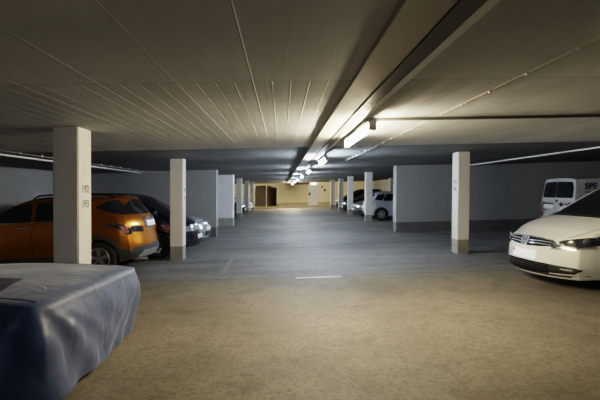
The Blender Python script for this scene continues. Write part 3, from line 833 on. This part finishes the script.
# lamps -------------------------------------------------------------------
warm = emit('warm_tube', (1.0, 0.84, 0.55), 64)
cool = emit('cool_tube', (0.78, 0.89, 1.0), 68)
amberl = emit('amber_tube', (1.0, 0.83, 0.54), 200)
def lamp(y0, y1, m, label, x=.955, zc=H-.150):
    x_ = x; z_ = SLOPE*x
    t = thing('fluorescent_lamp', label, 'lamp', (x_, (y0+y1)/2, zc+z_), 0, 'tube lamps along the aisle')
    hl = (y1-y0)/2
    box('housing', -.05, .05, -hl, hl, .045, .075, M['white'], t, bevel=.004)
    bm = bmesh.new(); add_tube(bm, [(0, -hl+.05, 0), (0, hl-.05, 0)], .032, 14)
    from_bm('tube', bm, m, t, True)
    for s in (-1, 1):
        box('end_cap', -.04, .04, s*(hl-.025)-.025, s*(hl-.025)+.025, -.04, .05, M['white'], t, bevel=.008)
        box('bracket', -.045, .03, s*hl*.7-.02, s*hl*.7+.02, .075, .1045, M['zinc'], t)
lamp(4.55, 6.35, warm, 'warm tube lamp nearest the camera, brightest on the ceiling')
lamp(9.3, 10.9, cool, 'cool white tube lamp second along the aisle ceiling')
lamp(14.3, 15.9, cool, 'cool white tube lamp third along the aisle ceiling')
lamp(19.5, 21.1, cool, 'cool white tube lamp fourth along the aisle ceiling')
lamp(25.0, 26.6, cool, 'cool white tube lamp fifth along the aisle ceiling')
lamp(31.5, 33.1, cool, 'cool white tube lamp sixth along the aisle ceiling')
lamp(38.6, 40.4, amberl, 'warm tube lamp last in the row, before the cream end wall')
lamp(-4.5, -2.9, emit('cool_tube_behind', (0.72, 0.85, 1.0), 48), 'cool tube lamp on the ceiling behind the viewer')
# exit lamp and duct by the far door
e = thing('emergency_light', 'small white box light on the wall above the far grey door', 'lamp', (3.25, YF, 2.335+SLOPE*3.25))
box('light_case', -.32, .32, -.12, -.04, -.08, .07, emit('exit_glow', (1, 1, 1), 1.2), e, bevel=.01)
box('back_plate', -.34, .34, -.04, 0, -.09, .08, M['white'], e)
o = box('ventilation_duct', .80, 2.85, 44.3, 45, H-.17, HF, M['duct'], shear=True, bevel=.02)
tag(o, 'yellowish box duct under the ceiling in front of the far door', 'duct')
o = tube('metal_post', [(-1.62, YF-.12, .09-.05), (-1.62, YF-.12, 2.28)], .05, M['white'])
tag(o, 'thin white post standing in front of the dark opening in the end wall', 'post')
for (x, z, w, h, lb) in ((4.15, 1.95, .16, .22, 'small dark sign high on the cream wall right of the door'), (4.45, 1.62, .2, .26, 'small dark sign lower on the cream wall right of the door')):
    o = box('wall_sign', x-w/2, x+w/2, YF-.03, YF, z-h/2, z+h/2, M['trimgrey'], shear=True); tag(o, lb, 'sign', 'small dark wall signs')

# pipes and cables -------------------------------------------------------------
def ceil_line(x, y0, y1, drop): return [(x, y0, H-drop+SLOPE*x), (x, y1, H-drop+SLOPE*x)]
o = tube('ceiling_pipe', ceil_line(6.9, -6.5, 15.75, .02), .020, M['white']); tag(o, 'white pipe running along the ceiling at the right', 'pipe', 'white ceiling pipes')
o = tube('ceiling_pipe', ceil_line(-5.1, -6.5, 15.85, .02), .018, M['white']); tag(o, 'white pipe running along the ceiling at the left', 'pipe', 'white ceiling pipes')
def cable(x, y0, y1, label, dy):
    t = thing('surface_cable', label, 'cable', (0, 0, 0), group='clipped ceiling cables', tilt=False)
    tube('cable_run', ceil_line(x, y0, min(y1, 8.05), .005), .003, M['beam'], t, 6)
    if y1 > 8.05: tube('cable_run', ceil_line(x, 8.05, y1, .008), .004, M['beam'], t, 6)
    y = y0+.3
    while y < y1:
        box('cable_clip', x-.010, x+.010, y-.012, y+.012, H-.022, H if y < 8.05 else HF, M['zinc'], t, shear=True, bevel=.004); y += dy
cable(1.75, 2.2, 12.0, 'thin clipped cable along the ceiling right of the nearest lamp', .55)
cable(-4.75, 5.0, 15.8, 'thin clipped cable along the ceiling beside the left pipe', .7)
o = tube('conduit', [(1.0, 4.92, H-.02+SLOPE*1.0), (XW, 4.92, H-.02+SLOPE*XW)], .018, M['darkmetal']); tag(o, 'dark conduit crossing the ceiling to the right of the nearest lamp', 'conduit')

# ------------------------------------------------------------------ covered car
def cover_mat():
    m, nt, b, N, L = new_mat('car_cover_cloth')
    tc = N.new('ShaderNodeTexCoord'); P = tc.outputs['Object']
    a = noise(N, L, P, 3.0, 6, .6); w = noise(N, L, P, 5.0, 2, .5, 1.0, 1.0, .45); w2 = noise(N, L, P, 2.6, 2, .5, 1.0, .6, 1.3); f = noise(N, L, P, 160, 2)
    c = mixc(N, L, ramp(N, L, a, .3, .7), (0.024, 0.044, 0.12), (0.050, 0.068, 0.135))
    L.new(c, b.inputs['Base Color']); b.inputs['Roughness'].default_value = .5
    b.inputs['Sheen Weight'].default_value = .25
    bp = N.new('ShaderNodeBump'); bp.inputs['Strength'].default_value = .45; bp.inputs['Distance'].default_value = .04
    cr1 = math_node(N, L, 'ABSOLUTE', math_node(N, L, 'SUBTRACT', w, .5)); cr2 = math_node(N, L, 'ABSOLUTE', math_node(N, L, 'SUBTRACT', w2, .5))
    hh = math_node(N, L, 'ADD', math_node(N, L, 'MULTIPLY', cr1, 1.1), math_node(N, L, 'MULTIPLY', cr2, 1.6))
    L.new(math_node(N, L, 'MULTIPLY_ADD', f, .015, hh), bp.inputs['Height']); L.new(bp.outputs['Normal'], b.inputs['Normal'])
    return m

def covered_car():
    x0, x1, y0, y1 = -5.95, -1.76, 3.36, 5.12
    cx, cy, hx, hy = (x0+x1)/2, (y0+y1)/2, (x1-x0)/2, (y1-y0)/2
    hp = [(-6, .62), (-5.7, .80), (-5.2, .86), (-4.8, 1.16), (-4.1, 1.18), (-3.45, .90), (-2.6, .875), (-2.0, .84), (-1.74, .80)]
    N = 440; verts = []; faces = []
    # rounded rectangle outline (corner radius rc), starting at the middle of the nose, counter-clockwise
    rc = .15; pts = []
    corners = [(hx-rc, hy-rc, 0), (-hx+rc, hy-rc, PI/2), (-hx+rc, -hy+rc, PI), (hx-rc, -hy+rc, 1.5*PI)]
    poly = [(hx, 0)]
    for (ax, ay, a0) in corners:
        poly += [(ax+rc*math.cos(a0+k*PI/16), ay+rc*math.sin(a0+k*PI/16)) for k in range(9)]
    poly.append((hx, 0))
    seg = [math.dist(a, b) for a, b in zip(poly[:-1], poly[1:])]; tot = sum(seg)
    def outline(t):
        d = t*tot
        for i, l in enumerate(seg):
            if d <= l: break
            d -= l
        a, b = poly[i], poly[i+1]; q = d/l if l else 0
        p = Vector((a[0]+(b[0]-a[0])*q, a[1]+(b[1]-a[1])*q))
        n = Vector((b[1]-a[1], -(b[0]-a[0]))).normalized()
        return p, n, t*tot
    s_far = hy; s_near = tot-hy
    rows_top = 12; rows_sk = 24
    rnd = [random.uniform(0, 2*PI) for _ in range(12)]
    for k in range(N):
        p, n, s = outline(k/N)
        bulge = .035*(1-(p.y/hy)**2) if abs(p.x) > hx-.3 else 0
        front = p.x > hx-.45
        # corner factor: folds gather at the two nose corners
        cf = math.exp(-((abs(p.x)-hx)**2+(abs(p.y)-hy)**2)/.35)
        for r in range(1, rows_top+1):
            q = (r/rows_top)**.8
            x, y = p.x*q, p.y*q
            hz = sinterp(hp, cx+x, .12) - .03*(abs(y)/hy)**4 - .02*(q**12)
            hz += .006*math.sin(5.3*x+2.1*y+1)+.005*math.sin(9.7*y-4.1*x)
            X, Y = cx+x+(bulge*q**6 if p.x > 0 else 0)+.085*(y/hy)*max(0, x/hx)**2, cy+y
            verts.append((X, Y, hz+SLOPE*X))
        top_h = sinterp(hp, cx+p.x, .12)-.055
        far_c = max(0, min(1, (p.y+hy)/(2*hy))) if front else .3
        hem = .02+.012*abs(math.sin(s*1.7+rnd[0]))+(.0 if front else .02)+.10*far_c*(1 if front else .3)
        for r in range(1, rows_sk+1):
            t = r/rows_sk
            z = top_h+(hem-top_h)*t
            out = .055*math.sin(min(1, t*2.2)*PI/2) + (-.17*far_c**3 + .03*(1-abs(2*far_c-1)) if front else -.02)*t**2 + .05*cf*t
            fold = .010*math.sin(s*9+rnd[1]+1.2*math.sin(s*3.1+rnd[2])+1.0*t)+.006*math.sin(s*21+rnd[3]+2.5*t)
            o = out+fold*t**.7
            # folds fanning out from the top corners of the nose
            for sc, k1, a1 in ((s_near, 13, .040), (s_far, 22, .022)):
                ds = s-sc
                if ds > tot/2: ds -= tot
                if ds < -tot/2: ds += tot
                ph = ds/(t+.22)
                o += a1*math.sin(k1*ph+.8)*math.exp(-ph*ph*2.2)*min(1, t*2.5)
            o += .006*math.sin(s*13-t*9+rnd[5])*math.sin(PI*t)
            X, Y = cx+p.x+(bulge if p.x > 0 else 0)+n.x*o+.085*(p.y/hy)*max(0, p.x/hx)**2, min(cy+p.y+n.y*o, 5.175)
            verts.append((X, Y, z+SLOPE*X))
    R = rows_top+rows_sk
    c0 = len(verts); verts.append((cx, cy, interp(hp, cx)+SLOPE*cx))
    for k in range(N):
        a, b = k*R, ((k+1) % N)*R
        faces.append((c0, a, b))
        for r in range(R-1): faces.append((a+r, a+r+1, b+r+1, b+r))
    base = Vector((cx, cy, SLOPE*cx))
    t = thing('covered_car', 'car hidden under a draped navy cloth cover, in the left foreground', 'covered car', base, 0, tilt=False)
    me = bpy.data.meshes.new('car_cover'); me.from_pydata([tuple(Vector(v)-base) for v in verts], [], faces); me.update()
    bm = bmesh.new(); bm.from_mesh(me); bmesh.ops.recalc_face_normals(bm, faces=bm.faces); bm.to_mesh(me); bm.free()
    o = link('car_cover', me, cover_mat(), t, False)
    for p in me.polygons: p.use_smooth = True
    # stitched seam along the near top edge and white hem tag
    bv = BVHTree.FromPolygons([Vector(v) for v in verts], faces)
    seam = mat('seam_tape', (0.03, 0.035, 0.05), .7)
    bm = bmesh.new()
    for yy in (y0+.10, y1-.12):
        pts = []
        for i in range(60):
            x = x0+.2+(x1-x0-.36)*i/59
            h = bv.ray_cast(Vector((x, yy, 3)), Vector((0, 0, -1)))[0]
            if h: pts.append(h+Vector((0, 0, .001))-base)
        add_tube(bm, pts, .005, 6)
    from_bm('seam', bm, seam, t, True)
    # patch on the bonnet area, its colour standing in for shading there
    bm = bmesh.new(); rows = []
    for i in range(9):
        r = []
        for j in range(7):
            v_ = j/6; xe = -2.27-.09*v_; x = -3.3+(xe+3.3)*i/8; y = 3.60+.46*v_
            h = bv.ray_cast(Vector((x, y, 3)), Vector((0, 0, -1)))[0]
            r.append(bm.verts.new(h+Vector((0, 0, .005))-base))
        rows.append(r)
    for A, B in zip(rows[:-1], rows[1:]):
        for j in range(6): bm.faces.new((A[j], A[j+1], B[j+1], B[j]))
    from_bm('shade_patch', bm, mat('shade_patch_cloth', (0.05, 0.055, 0.075), .7), t, True)
    h = bv.ray_cast(Vector((0, 3.86, .05+SLOPE*-1.7)), Vector((-1, 0, 0)))[0]
    if h:
        o = box('hem_tag', -.004, .004, -.018, .018, -.02, .02, M['plate'], t); o.location = h+Vector((.006, 0, 0))-base
    for wx in (-2.55, -5.1):
        for wy in (y0+.16, y1-.16):
            bm = bmesh.new(); lathe_y(bm, [(.18, -.09), (.28, -.09), (.30, -.05), (.30, .05), (.28, .09), (.18, .09)], 28)
            o = from_bm('wheel', bm, M['rubber'], t, True); o.location = Vector((wx, wy, .30+SLOPE*wx))-base
covered_car()

# ------------------------------------------------------------------ world, camera
w = bpy.data.worlds.new('dim'); SC.world = w; w.use_nodes = True
w.node_tree.nodes['Background'].inputs[0].default_value = (0.02, 0.022, 0.025, 1)
w.node_tree.nodes['Background'].inputs[1].default_value = 0.3
cam = bpy.data.cameras.new('camera'); co = bpy.data.objects.new('camera', cam); COL.objects.link(co)
cam.sensor_width = 36; cam.lens = 433/600*36; cam.clip_start = .05; cam.clip_end = 200
yaw, pit, rol = .0416, -.0199, -.0056
c_, s_ = math.cos, math.sin
Ry = Matrix(((c_(yaw), -s_(yaw), 0), (s_(yaw), c_(yaw), 0), (0, 0, 1)))
Rp = Matrix(((1, 0, 0), (0, c_(pit), s_(pit)), (0, -s_(pit), c_(pit))))
Rr = Matrix(((c_(rol), 0, -s_(rol)), (0, 1, 0), (s_(rol), 0, c_(rol))))
R = (Rr @ Rp @ Ry)
right, fwd, up = R[0], R[1], R[2]
rot = Matrix((right, up, -fwd)).transposed()
co.matrix_world = Matrix.Translation((0, 0, 1.6085)) @ rot.to_4x4()
SC.camera = co
SC.view_settings.view_transform = 'Filmic'
SC.view_settings.look = 'Medium High Contrast'
SC.view_settings.exposure = 2.45
